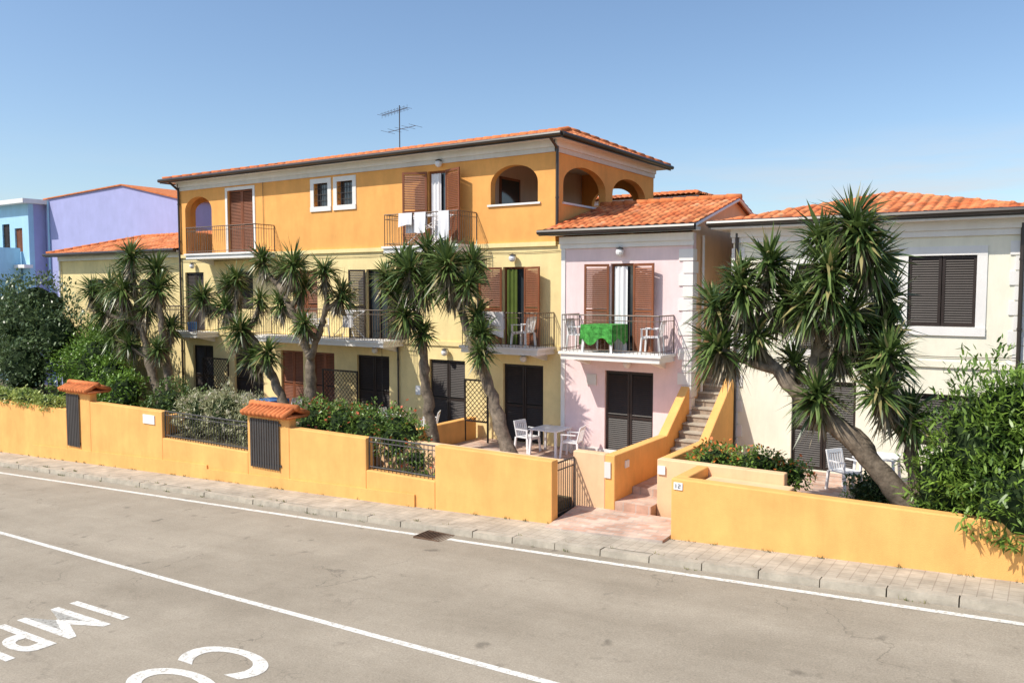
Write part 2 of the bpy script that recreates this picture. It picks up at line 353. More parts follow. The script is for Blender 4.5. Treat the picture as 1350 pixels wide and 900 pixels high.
# ------------------------------------------------------------------ orange apartment building
YF=20.8
ap=empty('apartment_building')
F=front(YF); mb=MB()
X0,X1=-30.1,-12.2
g_ops=[(-26.8,-25.1,0.02,2.4),(-24.1,-22.9,.02,2.4),(-22.4,-21.3,.02,2.4),(-20.2,-18.7,.02,2.4),(-16.95,-15.5,.02,2.4),(-14.04,-12.6,.02,2.4),(-29.4,-28.1,.02,2.4)]
f_ops=[(-29.8,-28.6,2.97,5.35),(-26.5,-25.6,3.9,5.35),(-23.4,-22.1,2.97,5.35),(-19.7,-18.7,2.97,5.35),(-14.04,-13.25,2.97,5.35)]
wall(mb,F,X0,-11.75,-.3,5.98,g_ops+f_ops,.25,CREAM)
u_ops=[(-29.7,-28.0,6.02,8.38,.55),(-27.0,-25.5,6.02,8.5),(-22.2,-21.5,7.6,8.45),(-21.05,-20.3,7.6,8.45),(-16.95,-16.2,6.02,8.45),(-14.5,-12.8,7.25,8.4,.55)]
wall(mb,F,X0,X1,5.98,9.0,u_ops,.25,ORANGE)
S=side(X1)
wall(mb,S,YF+.25,27.8,5.98,9.0,[(21.25,24.0,7.25,8.4,.6),(24.5,27.1,7.25,8.4,.6)],.25,ORANGE)
wall(mb,S,YF+.25,27.8,-.3,5.98,[],.25,CREAM)
wall(mb,Fr(X0,0,0,1,-1,0),YF+.25,27.8,-.3,5.98,[],.25,CREAM)
wall(mb,Fr(X0,0,0,1,-1,0),YF+.25,27.8,5.98,9.0,[(21.4,23.3,7.0,8.4,.55)],.25,ORANGE)
wall(mb,Fr(0,27.8,1,0,0,1),X0+.25,X1-.25,-.3,9.0,[(-14.6,-12.9,7.25,8.4,.55)],.2,ORANGE)
mb.box(-15.2,-15.0,YF+.252,27.55,6.0,8.95,LOGG); mb.box(-14.998,X1-.252,YF+.252,27.55,5.9,6.0,STONE)
mb.box(-27.4,-27.2,YF+.252,24,6.0,8.95,LOGG); mb.box(X0+.252,-27.402,23.8,24,6.0,8.95,LOGG); mb.box(X0+.252,-27.402,YF+.252,23.8,5.9,6.0,STONE)
mb.box(X0+.26,X1-.26,YF+.26,27.55,8.951,8.99,WHITE)
fr2=side(-15.0); mb.fbox(fr2,22.0,23.2,.0,.04,7.2,8.3,WOOD); mb.fbox(fr2,22.08,23.12,.042,.05,7.28,8.22,GLASS)
mb.fbox(fr2,24.6,25.6,.0,.04,6.02,8.3,DARKW)
mb.build('walls',ap)
mb=MB()
mb.fbox(F,X0-.03,X1+.05,.003,.07,5.94,6.07,CREAM); mb.fbox(S,YF,27.8,.003,.05,5.94,6.07,CREAM)
mb.fbox(F,X0-.03,-12.0,.002,.05,2.86,3.0,CREAM)
mb.fbox(F,X0-.05,X1+.05,.002,.10,8.80,9.0,WHITE); mb.fbox(S,YF-.10,27.8,.002,.10,8.801,9.0,WHITE)
mb.fbox(F,X0-.05,X1+.05,.002,.05,8.66,8.80,GREYW); mb.fbox(S,YF-.05,27.8,.002,.05,8.661,8.80,GREYW)
surround(mb,F,-27.0,-25.5,6.09,8.48,.12,WHITE,sill=False)
for a,b in ((-22.2,-21.5),(-21.05,-20.3)): surround(mb,F,a,b,7.6,8.42,.17,WHITE)
mb.fbox(F,-14.6,-12.7,-.25,.05,7.19,7.25,WHITE)
mb.fbox(S,21.2,24.05,-.25,.05,7.19,7.25,WHITE); mb.fbox(S,24.45,27.15,-.25,.05,7.19,7.25,WHITE)
mb.build('mouldings',ap)
mb=MB()
for o in g_ops:
    closed(mb,F,*o[:4],WOOD if -24.2<o[0]<-22 else DARKW)
closed(mb,F,-29.8,-28.6,2.97,5.35,DARKW); closed(mb,F,-26.5,-25.6,3.9,5.35,DARKW)
closed(mb,F,-23.4,-22.1,2.97,5.35,WOOD)
opened(mb,F,-19.7,-18.7,2.97,5.35,DARKW,ang=25,wl=.62)
opened(mb,F,-14.04,-13.25,2.97,5.35,WOOD,ang=20,curt=GREENC,wl=.75)
closed(mb,F,-27.0,-25.5,6.05,8.5,WOOD)
for a,b in ((-22.2,-21.5),(-21.05,-20.3)):
    mb.fbox(F,a,b,-.2,-.18,7.6,8.45,GLASS)
    for k in range(1,5): mb.tube([F.P(a+(b-a)*k/5,-.05,7.6),F.P(a+(b-a)*k/5,-.05,8.45)],.01,METAL,n=4)
    for k in range(1,4): mb.tube([F.P(a,-.05,7.6+.85*k/4),F.P(b,-.05,7.6+.85*k/4)],.01,METAL,n=4)
opened(mb,F,-16.95,-16.2,6.05,8.45,WOOD,ang=22,curt=CLOTH,wl=.85)
mb.build('doors_and_shutters',ap)
balcony(ap,-18.0,-15.0,YF,6.02); balcony(ap,-28.3,-24.3,YF,6.02)
balcony(ap,-14.9,-12.2,YF,2.97); balcony(ap,-24.6,-18.05,YF,2.97); balcony(ap,-30.0,-27.7,YF,2.97)
roof(ap,X0-.45,X1+.45,YF-.5,28.3,9.06,(.225,.225,.3,.45))
mb=MB(); mb.box(X0-.43,X1+.43,YF-.48,28.28,9.0,9.06,WHITE)
gutter_front(mb,X0-.5,X1+.5,YF-.5,9.06); gutter_side(mb,X1+.45,YF-.5,28.3,9.06); gutter_side(mb,X0-.45,YF-.5,28.3,9.06,-1)
pipe(mb,X0+.08,YF-.07,-.2,8.95); mb.tube([(X0+.08,YF-.5,9.0),(X0+.08,YF-.07,8.7)],.045,GUT)
pipe(mb,X1+.1,YF-.07,6.5,8.8); mb.tube([(X1+.1,YF-.5,9.0),(X1+.1,YF-.07,8.75)],.045,GUT); pipe(mb,-18.25,YF-.06,.0,2.75,METAL,.03)
pipe(mb,-14.95,YF-.06,3.0,5.9,METAL,.03); pipe(mb,-11.85,YF-.08,-.1,6.2)
for x,z in ((-13.6,5.6),(-13.2,2.6),(-19.2,2.6),(-16.4,8.64),(-22.9,5.62),(-26.0,2.68),(-29.1,5.6),(-16.2,2.65)): lamp(mb,x,YF,z)
mb.box(-17.5,-17.3,YF-.06,YF-.002,1.2,1.5,PLAST)
cable(mb,[(-30,YF-.03,5.8),(-26,YF-.03,5.82),(-22,YF-.03,5.8),(-17.8,YF-.03,5.83),(-14.6,YF-.03,5.8),(-12,YF-.03,5.8)],.03)
cable(mb,[(-24.9,YF-.03,8.9),(-24.9,YF-.03,6.1)],0); cable(mb,[(-19.0,YF-.03,2.8),(-19.0,YF-.03,.2)],0,.007,METAL)
mb.build('gutters_and_lamps',ap)

# ------------------------------------------------------------------ pink townhouse
pk=empty('pink_townhouse'); YP=20.4; FP=front(YP); PX0,PX1=-11.75,-7.84; PB=26.6
mb=MB()
ops=[(-10.35,-8.9,.02,2.43),(-10.2,-9.5,2.97,5.38)]
wall(mb,FP,PX0,PX1,-.3,6.15,ops,.25,PINK)
SP=side(PX1)
wall(mb,SP,YP+.25,PB,-.5,6.15,[(24.5,25.6,3.0,5.3)],.25,PEACH)
wall(mb,Fr(PX0,0,0,1,-1,0),YP+.25,PB,-.5,6.15,[],.25,PEACH)
wall(mb,Fr(0,PB,1,0,0,1),PX0+.25,PX1-.25,-.5,6.15,[],.2,PEACH)
rf,rb,ry1=.27,.30,PB+.3
yr=(rf*19.95+rb*ry1)/(rf+rb); zr=6.3+rf*(yr-19.95)
mb.poly([(PX1-.01,YP,6.15),(PX1-.01,PB,6.15),(PX1-.01,PB,6.32+rb*.3),(PX1-.01,yr,zr),(PX1-.01,YP,6.42)],PEACH)
mb.build('walls',pk)
mb=MB()
mb.fbox(FP,PX0-.02,PX1+.04,.002,.12,5.95,6.15,WHITE); mb.fbox(FP,PX0-.02,PX1+.04,.002,.06,5.82,5.95,WHITE)
mb.fbox(FP,PX0,PX0+.13,.002,.03,-.2,5.82,WHITE)
mb.fbox(FP,PX0+.13,PX1-.37,.002,.03,-.2,.22,WHITE)
z=-.1; k=0
while z<5.75:
    h=.30; w=.36 if k%2 else .24
    mb.fbox(FP,PX1-w,PX1+.03,.002,.035,z,min(z+h,5.8),WHITE); mb.fbox(SP,YP+.002,YP+(.24 if k%2 else .36),.002,.031,z,min(z+h,5.8),WHITE)
    z+=h+.025; k+=1
mb.fbox(SP,YP+.37,PB,.002,.04,2.9,3.02,CREAM)
mb.build('quoins_and_cornice',pk)
mb=MB()
closed(mb,FP,-10.35,-8.9,.02,2.43,DARKW); opened(mb,FP,-10.2,-9.5,2.97,5.38,WOOD,ang=15,curt=CLOTH,wl=.72,cf=.7)
lamp(mb,-9.85,YP,5.68); lamp(mb,-9.6,YP,2.64)
mb.box(-10.9,-10.6,YP-.05,YP-.002,2.0,2.3,GREYW)
mb.build('doors_and_shutters',pk)
balcony(pk,-11.2,-8.3,YP,2.97)
roof(pk,-12.15,-7.65,19.95,ry1,6.3,(rf,rb,None,None))
mb=MB(); mb.box(-12.14,-7.67,19.97,YP+.1,6.2,6.29,WHITE)
gutter_front(mb,-12.25,-7.6,19.95,6.28)
mb.tube([(-7.67,y,z) for y,z in ((19.95,6.27),(yr,zr-.02),(ry1,6.27))],.045,WHITE,n=6)
pipe(mb,PX1+.07,YP+.6,-.1,6.1,WHITE,.035)
mb.build('gutters',pk)

# ------------------------------------------------------------------ right villa
vi=empty('cream_villa'); VX0,VX1=-6.9,-.5; FV=front(YF)
mb=MB()
ops=[(-5.35,-3.85,.22,2.45),(-2.8,-1.42,3.84,5.44),(-5.3,-4.2,3.2,5.3),(-2.6,-1.3,1.1,2.3)]
wall(mb,FV,VX0,VX1,-.4,6.2,ops,.25,IVORY)
wall(mb,Fr(VX0,0,0,1,-1,0),YF+.25,27.5,-.4,6.2,[],.25,IVORY); wall(mb,side(VX1),YF+.25,27.5,-.4,6.2,[(22.5,23.6,3.8,5.4)],.25,IVORY)
wall(mb,Fr(0,27.5,1,0,0,1),VX0+.25,VX1-.25,-.4,6.2,[],.2,IVORY)
mb.build('walls',vi)
mb=MB()
closed(mb,FV,-5.35,-3.85,.22,2.45,DARKW); closed(mb,FV,-2.8,-1.42,3.84,5.44,DARKW,o=-.06); closed(mb,FV,-5.3,-4.2,3.2,5.3,DARKW); closed(mb,FV,-2.6,-1.3,1.1,2.3,DARKW)
closed(mb,side(VX1),22.5,23.6,3.8,5.4,DARKW)
mb.build('doors_and_shutters',vi)
mb=MB()
surround(mb,FV,-2.8,-1.42,3.84,5.44,.2,WHITE); surround(mb,FV,-5.3,-4.2,3.2,5.3,.15,WHITE)
mb.fbox(FV,VX0-.04,VX1+.04,.002,.12,6.0,6.2,WHITE); mb.fbox(FV,VX0-.02,VX1+.02,.002,.06,5.86,6.0,WHITE)
mb.fbox(FV,VX0-.02,VX1+.02,.002,.05,2.92,3.06,IVORY)
z=-.1;k=0
while z<5.7:
    w=.30 if k%2 else .2
    mb.fbox(FV,VX0-.03,VX0+w,.002,.03,z,min(5.8,z+.3),WHITE); mb.fbox(FV,VX1-w,VX1+.03,.002,.03,z,min(5.8,z+.3),WHITE); z+=.325;k+=1
mb.build('trim',vi)
roof(vi,VX0-.45,VX1+.5,YF-.5,27.9,6.34,(.24,.24,.24,.24))
mb=MB(); mb.box(VX0-.43,VX1+.48,YF-.48,27.88,6.2,6.33,WHITE)
gutter_front(mb,VX0-.5,VX1+.55,YF-.5,6.34); gutter_side(mb,VX0-.45,YF-.5,27.9,6.34,-1); gutter_side(mb,VX1+.5,YF-.5,27.9,6.34)
pipe(mb,VX0+.12,YF-.09,0,6.1); pipe(mb,VX1-.08,YF-.09,0,6.1)
cable(mb,[(VX0+.3,YF-.03,3.2),(-5.6,YF-.03,3.15),(-3.2,YF-.03,3.18),(-.6,YF-.03,3.2)],.03)
mb.build('gutters',vi)

# ------------------------------------------------------------------ left cream house
lh=empty('cream_terraced_house'); mb=MB(); YL=21.1; FL=front(YL)
ops=[(-37.6,-36.3,3.6,5.1),(-33.5,-32.2,3.6,5.1),(-37.6,-36.3,.2,2.4)]
wall(mb,FL,-40,-30.35,-1,6.2,ops,.25,CREAM); wall(mb,Fr(-40,0,0,1,-1,0),YL+.25,28,-1,6.2,[],.25,CREAM); wall(mb,Fr(0,28,1,0,0,1),-39.75,-30.35,-1,6.2,[],.2,CREAM)
for o in ops: closed(mb,FL,*o,DARKW)
mb.fbox(FL,-40.03,-30.35,.002,.1,6.0,6.2,WHITE)
mb.build('walls',lh)
roof(lh,-40.4,-30.12,YL-.5,27.8,6.28,(.26,.26,.4,None))
mb=MB(); mb.box(-40.38,-30.13,YL-.48,27.78,6.2,6.27,WHITE); gutter_front(mb,-40.4,-30.12,YL-.5,6.28); pipe(mb,-39.9,YL-.08,-.5,6.1,WHITE); mb.build('gutters',lh)

# lilac house
li=empty('lilac_house'); mb=MB()
gx0,gx1,gxm,gy=-50.7,-37.5,-42.6,26
mb.poly([(gx0,gy,-2),(gx1,gy,-2),(gx1,gy,9.25),(gxm,gy,10.3),(gx0,gy,10.0)],PURPLE)
mb.poly([(gx1,gy,-2),(gx1,gy+12,-2),(gx1,gy+12,9.25),(gx1,gy,9.25)],PURPLE)
mb.poly([(gx0,gy,-2),(gx0,gy,10.0),(gx0,gy+12,10.0),(gx0,gy+12,-2)],PURPLE)
mb.build('walls',li); mb=MB()
mb.hexa([(gxm,gy-.1,10.3),(gx1+.2,gy-.1,9.22),(gx1+.2,gy+12,9.22),(gxm,gy+12,10.3),(gxm,gy-.1,10.37),(gx1+.2,gy-.1,9.29),(gx1+.2,gy+12,9.29),(gxm,gy+12,10.37)],RIDGE)
mb.hexa([(gx0-.1,gy-.1,10.0),(gxm,gy-.1,10.302),(gxm,gy+12,10.302),(gx0-.1,gy+12,10.0),(gx0-.1,gy-.1,10.06),(gxm,gy-.1,10.37),(gxm,gy+12,10.37),(gx0-.1,gy+12,10.06)],RIDGE)
pipe(mb,gx0+.4,gy-.06,-1,9.9,BLUE,.06)
mb.build('roof',li)
bl=empty('light_blue_house'); mb=MB(); FB=front(25)
ops=[(-53.9,-53.0,6.3,8.6),(-52.4,-51.5,6.9,8.3),(-53.6,-52.6,2.5,5),(-57.5,-56,6.3,8.4),(-62,-60.5,6.3,8.4),(-62,-60.5,2.5,5)]
wall(mb,FB,-66,-50.75,-2,9.7,ops,.3,BLUE); wall(mb,side(-50.75),25.3,37,-2,9.7,[],.3,PURPLE)
for o in ops: closed(mb,FB,*o,WOOD if o[2]>6.5 else DARKW)
mb.box(-66,-50.4,24.5,25-.002,5.9,6.1,WHITE); mb.box(-66,-51.6,23.4,24.9,5.2,6.1,BLUE); mb.box(-66,-51.6,23.4,23.6,6.1,7.1,BLUE); mb.box(-51.8,-51.6,23.6,24.9,6.1,7.1,BLUE)
mb.box(-66,-52.2,23.6,24.9,1.9,2.4,BLUE); mb.box(-66,-52.2,23.6,23.8,2.4,3.4,BLUE)
for x in (-51.9,-55.5,-59): mb.box(x-.2,x+.2,23.5,23.8,-2,5.2,BLUE)
mb.box(-66.3,-50.3,24.5,37,9.7,9.95,WHITE); mb.build('walls',bl)
bh=empty('background_house'); mb=MB(); mb.box(-18,-13.0,34,37.5,-1,8.5,PEACH); mb.box(-18.1,-12.9,33.9,37.6,8.5,8.7,WHITE)
mb.fbox(front(34),-14.9,-14.1,.002,.03,7.4,8.1,INT); mb.build('walls',bh)
roof(bh,-18.3,-12.7,33.6,37.9,8.7,(.14,.14,.3,.3),st=.08)

# ------------------------------------------------------------------ ground, road
TX=[-80,-60,-32.5,-22.7,-12,-6.1,-.4,12,30,60]; TZ=[-3.2,-2.7,-1.42,-.97,-.5,-.2,.1,.6,1.0,1.2]
gz=lambda x: float(np.interp(x,TX,TZ)); KH=.12
rz=lambda x: gz(x)-KH
def strip(name,y0,y1,zf,mat,x0=-80,x1=60,step=1.,off=None):
    mb=MB(); n=int((x1-x0)/step); off=off or (lambda x:0)
    for i in range(n):
        a=x0+(x1-x0)*i/n; b=x0+(x1-x0)*(i+1)/n
        mb.poly([(a,y0+off(a),zf(a)),(b,y0+off(b),zf(b)),(b,y1+off(b),zf(b)),(a,y1+off(a),zf(a))],mat)
    return mb.build(name)
mb=MB(); xs=[-900,-300,-150,-80,-60,-32.5,-22.7,-12,-6.1,-.4,12,30,60,150,900]; ys=[-900,-100,0,15,45,100,300,900]
for a,b in zip(xs,xs[1:]):
    for c,d in zip(ys,ys[1:]):
        f=lambda x:gz(x)-.35
        mb.poly([(a,c,f(a)),(b,c,f(b)),(b,d,f(b)),(a,d,f(a))],GROUND)
mb.build('ground')
strip('road',4.2,13.66,rz,ASPH)
strip('sidewalk',13.86,15.1,lambda x:gz(x),PAVE)
strip('near_sidewalk',-1.,4.0,gz,PAVE)
def kerb(name,y0,y1):
    mb=MB(); x=-60
    while x<40:
        b=x+.98; t=random.uniform(-.010,.010); e=random.uniform(-.012,.012)
        za,zb_=gz(x)+t,gz(b)+t
        mb.hexa([(x,y0+e,za-.3),(b,y0+e,zb_-.3),(b,y1,zb_-.3),(x,y1,za-.3),(x,y0+.03+e,za+.004),(b,y0+.03+e,zb_+.004),(b,y1,zb_+.004),(x,y1,za+.004)],CONC); x+=1.0
    o=mb.build(name)
kerb('kerb',13.65,13.86); kerb('near_kerb',4.0,4.2)
eo=lambda x: float(np.interp(x,[-60,-28,-11,60],[-.55,-.33,0,0])); coff=lambda x: float(np.interp(x,[-80,-20,-5,60],[.6,.0,-.46,-.7]))
strip('road_edge_line',13.28,13.41,lambda x:rz(x)+.005,PAINT,-80,-11.2,1.,eo); strip('road_edge_line',13.28,13.41,lambda x:rz(x)+.005,PAINT,-10.4,60,1.,eo)
strip('road_center_line',9.05,9.17,lambda x:rz(x)+.005,PAINT,-80,60,1.,coff)
def text(word,x0,y0,hgt,wid):
    cu=bpy.data.curves.new(word,'FONT'); cu.body=word; cu.space_character=1.15; cu.offset=.018
    to=bpy.data.objects.new('tmp',cu); scene.collection.objects.link(to); bpy.context.view_layer.update()
    dg=bpy.context.evaluated_depsgraph_get(); me=bpy.data.meshes.new_from_object(to.evaluated_get(dg))
    sc=hgt/.70
    for v in me.vertices:
        tx,ty=v.co.x,v.co.y; X=x0+ty*sc; v.co=(X,y0-tx*wid,rz(X)+.006)
    me.materials.clear(); me.materials.append(PAINT)
    o=bpy.data.objects.new('road_lettering',me); scene.collection.objects.link(o); bpy.data.objects.remove(to)
text('IMPIANTI',-13.9,7.5,1.55,1.0); text('COMUNALI',-10.2,7.5,1.5,1.05)
mb=MB(); hx0,hx1=-11.15,-10.45; z=rz(-10.8)
mb.box(hx0,hx1,13.12,13.62,z-.1,z+.004,INT)
mb.box(hx0,hx1,13.10,13.14,z-.1,z+.022,RUST); mb.box(hx0,hx1,13.60,13.64,z-.1,z+.022,RUST)
for i in range(11): x=hx0+.7*i/10; mb.box(x-.012,x+.012,13.14,13.60,z-.05,z+.020,RUST)
mb.build('drain_grate')

# garden and patios
mb=MB(); mb.box(-46,-8.95,15.2,20.79,-1.2,0.0,SOIL); mb.build('garden_soil')
mb=MB(); mb.box(-14.9,-8.05,16.3,YF-.01,-.2,.03,TERR); mb.box(-27,-18.5,18.9,YF-.01,-.2,.03,TERR); mb.box(-6.9,2,16.7,YF-.01,-.4,.2,TERR); mb.build('patio_paving')
mb=MB(); mb.box(-6.0,6,15.16,16.68,-.4,.12,SOIL); mb.box(2.01,8,16.7,YF,-.4,.15,SOIL); mb.build('garden_bed')

# ------------------------------------------------------------------ boundary wall
bw=empty('boundary_wall'); mb=MB(); y0,y1=14.9,15.16
def wseg(x0,x1,zt,yy0=y0,yy1=y1,mat=WALLO):
    mb.hexa([(x0,yy0,gz(x0)-.5),(x1,yy0,gz(x1)-.5),(x1,yy1,gz(x1)-.5),(x0,yy1,gz(x0)-.5),(x0,yy0,zt),(x1,yy0,zt),(x1,yy1,zt),(x0,yy1,zt)],mat)
wseg(-6.1,9,1.01); wseg(-12.0,-8.8,1.02); wseg(-14.2,-12.0,.17); wseg(-17.0,-14.2,.97); wseg(-18.7,-17.0,1.2); wseg(-22.7,-18.7,.12); wseg(-26.7,-22.7,.93)
wseg(-28.2,-26.7,1.2); wseg(-46,-28.2,.55)
wall_o=mb.build('wall',bw)
bv=wall_o.modifiers.new('bev','BEVEL'); bv.width=.025; bv.segments=2; bv.limit_method='ANGLE'
mb=MB()
for a,b,h in ((-30.5,-20.5,.42),(-20.5,-12.6,.30)):
    n=12
    for i in range(n):
        x0=a+(b-a)*i/n; x1=a+(b-a)*(i+1)/n
        mb.hexa([(x0,y0-.045,gz(x0)-.3),(x1,y0-.045,gz(x1)-.3),(x1,y0-.001,gz(x1)-.3),(x0,y0-.001,gz(x0)-.3),(x0,y0-.045,gz(x0)+h),(x1,y0-.045,gz(x1)+h),(x1,y0-.001,gz(x1)+h),(x0,y0-.001,gz(x0)+h)],WALLO)
mb.build('plinth',bw)
mb=MB()
for a,b in ((-18.75,-16.95),(-28.3,-26.6)):
    n=int((b-a)/.16)
    mb.box(a-.03,b+.03,y0-.12,y1+.35,1.2,1.26,RIDGE)
    for i in range(n):
        x=a+(b-a)*(i+.5)/n
        mb.tube([(x,y0-.2,1.27),(x,(y0+y1)/2+.1,1.46)],[.085,.07],RIDGE,n=8); mb.tube([(x,y1+.45,1.27),(x,(y0+y1)/2+.1,1.46)],[.085,.07],RIDGE,n=8)
    mb.tube([(a-.05,(y0+y1)/2+.1,1.48),(b+.05,(y0+y1)/2+.1,1.48)],.09,RIDGE,n=8)
mb.build('tile_caps',bw,True)
mb=MB()
for a,b in ((-18.55,-17.3),(-28.1,-27.3)):
    zb_=gz(a)+.55
    for i in range(int((b-a)/.1)): x=a+.1*i+.05; mb.box(x-.035,x+.035,y0-.05,y0-.03,zb_,1.12,METAL)
    for z in (zb_+.1,.98): mb.box(a,b,y0-.031,y0-.012,z,z+.06,METAL)
mb.build('metal_meter_doors',bw)
mb=MB()
for a,b,zt in ((-14.2,-12.0,.17),(-22.7,-18.7,.12)):
    rail_line(mb,(a+.03,15.0,zt),(b-.03,15.0,zt),.82,METAL,sp=.12,r=.011,top=.02)
mb.build('railings',bw)
mb=MB(); mb.box(-23.65,-23.05,y0-.03,y0-.002,.5,.78,WHITE); mb.build('sign_plaque',bw)
mb=MB(); mb.box(-6.04,-5.86,y0-.02,y0-.002,.80,.94,PLAST)
mb.box(-6.0,-5.985,y0-.024,y0-.021,.83,.91,METAL)
for zz in (.83,.865,.90): mb.box(-5.95,-5.90,y0-.024,y0-.021,zz,zz+.012,METAL)
mb.box(-5.912,-5.90,y0-.024,y0-.021,.877,.90,METAL); mb.box(-5.95,-5.938,y0-.024,y0-.021,.842,.865,METAL); mb.build('house_number',bw)
en=empty('entrance_walls'); mb=MB()
mb.box(-8.9,-8.1,16.0,16.25,-.6,1.06,PEACH)
mb.box(-14.9,-8.9,16.0,16.22,-.3,.78,PEACH)
mb.box(-8.1,-7.86,16.0,18.9,-.6,1.06,WALLO)
mb.hexa([(-8.1,18.9,-.4),(-7.86,18.9,-.4),(-7.86,20.39,-.4),(-8.1,20.39,-.4),(-8.1,18.9,1.06),(-7.86,18.9,1.06),(-7.86,20.39,2.15),(-8.1,20.39,2.15)],WALLO)
mb.box(-7.0,-4.3,16.3,16.52,-.6,1.04,PEACH); mb.box(-6.1,-5.85,15.16,16.298,-.6,1.008,WALLO)
mb.box(-7.0,-6.78,16.52,18.8,-.6,1.04,WALLO)
mb.hexa([(-7.0,18.8,-.4),(-6.78,18.8,-.4),(-6.78,20.79,-.4),(-7.0,20.79,-.4),(-7.0,18.8,1.04),(-6.78,18.8,1.04),(-6.78,20.79,2.5),(-7.0,20.79,2.5)],WALLO)
mb.box(-5.8,-4.1,15.7,16.298,-.3,.82,PEACH)
mb.box(-15.15,-14.92,15.17,20.6,-.3,.7,WALLO); mb.box(-24,-23.8,15.17,20.6,-.2,.6,WALLO)
w=mb.build('walls',en); b=w.modifiers.new('b','BEVEL'); b.width=.015; b.limit_method='ANGLE'
mb=MB(); mb.box(-6.97,-6.80,16.26,16.297,.72,.9,PLAST); mb.box(-7.859,-7.83,16.5,16.68,.7,.86,PLAST); mb.box(-8.1,-7.95,15.97,15.998,.55,.9,GREYW); mb.build('intercoms',en)
mb=MB(); rail_line(mb,(-8.86,15.2,-.28),(-8.86,15.97,-.28),1.2,METAL,sp=.09,r=.012,top=.02); mb.build('gate',en)
mb=MB()
mb.hexa([(-8.78,14.55,gz(-8.8)+.0),(-6.12,14.55,gz(-6.1)+.0),(-6.12,16.0,-.20),(-8.78,16.0,-.20),(-8.78,14.55,gz(-8.8)+.02),(-6.12,14.55,gz(-6.1)+.05),(-6.12,16.0,-.10),(-8.78,16.0,-.16)],TERR)
mb.box(-7.85,-7.01,16.002,16.9,-.4,.05,TERR); mb.box(-7.85,-7.01,16.9,18.8,-.4,.2,TERR)
mb.build('entrance_path')
mb=MB(); y=18.6; z=.2
for i in range(14):
    z+=.175; mb.box(-7.84,-7.02,y,y+.34,z-.35,z-.04,STONE); mb.box(-7.845,-7.015,y-.03,y+.34,z-.04,z,CONC); y+=.26
mb.box(-7.82,-6.92,y,26,z-.3,z,STONE)
mb.build('outdoor_stairs')

# ------------------------------------------------------------------ furniture
def chair(x,y,z,ang,name='plastic_chair'):
    mb=MB(); ca,sa=math.cos(ang),math.sin(ang)
    def T(p): return (x+p[0]*ca-p[1]*sa,y+p[0]*sa+p[1]*ca,z+p[2])
    def hb(x0,x1,y0,y1,z0,z1,dx=0,dy=0):
        mb.hexa([T((x0,y0,z0)),T((x1,y0,z0)),T((x1,y1,z0)),T((x0,y1,z0)),T((x0+dx,y0+dy,z1)),T((x1+dx,y0+dy,z1)),T((x1+dx,y1+dy,z1)),T((x0+dx,y1+dy,z1))],PLAST)
    hb(-.24,.24,-.23,.23,.42,.45); hb(-.24,.24,-.24,-.21,.37,.42)
    for sx in(-1,1):
        hb(sx*.27-.025,sx*.27+.025,-.27,-.22,0,.43,-sx*.03,.03); hb(sx*.27-.025,sx*.27+.025,.24,.29,0,.43,-sx*.03,-.03)
        hb(sx*.26-.025,sx*.26+.025,-.24,.2,.645,.67); hb(sx*.26-.02,sx*.26+.02,-.23,-.19,.45,.645)
        hb(sx*.22-.025,sx*.22+.025,.2,.23,.45,.86,0,.1)
    hb(-.24,.24,.29,.32,.80,.88,0,.02)
    for k in range(5): hb(-.165+.075*k,-.125+.075*k,.205,.225,.45,.80,0,.09)
    mb.build(name)
def table(x,y,z,cloth=None,s=.45):
    mb=MB(); n=20
    mb.hexa([(x-s,y-s,z+.70),(x+s,y-s,z+.70),(x+s,y+s,z+.70),(x-s,y+s,z+.70),(x-s,y-s,z+.73),(x+s,y-s,z+.73),(x+s,y+s,z+.73),(x-s,y+s,z+.73)],PLAST)
    for a in(-1,1):
        for b in(-1,1):
            cx,cy=x+a*(s-.06),y+b*(s-.06); mb.hexa([(cx-.03+a*.04,cy-.03+b*.04,z),(cx+.03+a*.04,cy-.03+b*.04,z),(cx+.03+a*.04,cy+.03+b*.04,z),(cx-.03+a*.04,cy+.03+b*.04,z),(cx-.03,cy-.03,z+.70),(cx+.03,cy-.03,z+.70),(cx+.03,cy+.03,z+.70),(cx-.03,cy+.03,z+.70)],PLAST)
    if cloth:
        t=s+.02; mb.box(x-t,x+t,y-t,y+t,z+.735,z+.745,cloth)
        for sd in range(4):
            for i in range(n):
                a=-t+2*t*i/n;b=-t+2*t*(i+1)/n
                w=lambda q:t+.025+.025*math.sin(q*22)
                h=lambda q:z+.30+.10*math.sin(q*9+sd)
                if sd==0: p=[(x+a,y-t,z+.74),(x+b,y-t,z+.74),(x+b,y-w(b),h(b)),(x+a,y-w(a),h(a))]
                elif sd==1: p=[(x+a,y+t,z+.74),(x+b,y+t,z+.74),(x+b,y+w(b),h(b)),(x+a,y+w(a),h(a))]
                elif sd==2: p=[(x-t,y+a,z+.74),(x-t,y+b,z+.74),(x-w(b),y+b,h(b)),(x-w(a),y+a,h(a))]
                else: p=[(x+t,y+a,z+.74),(x+t,y+b,z+.74),(x+w(b),y+b,h(b)),(x+w(a),y+a,h(a))]
                mb.poly(p,cloth)
    mb.build('plastic_table')
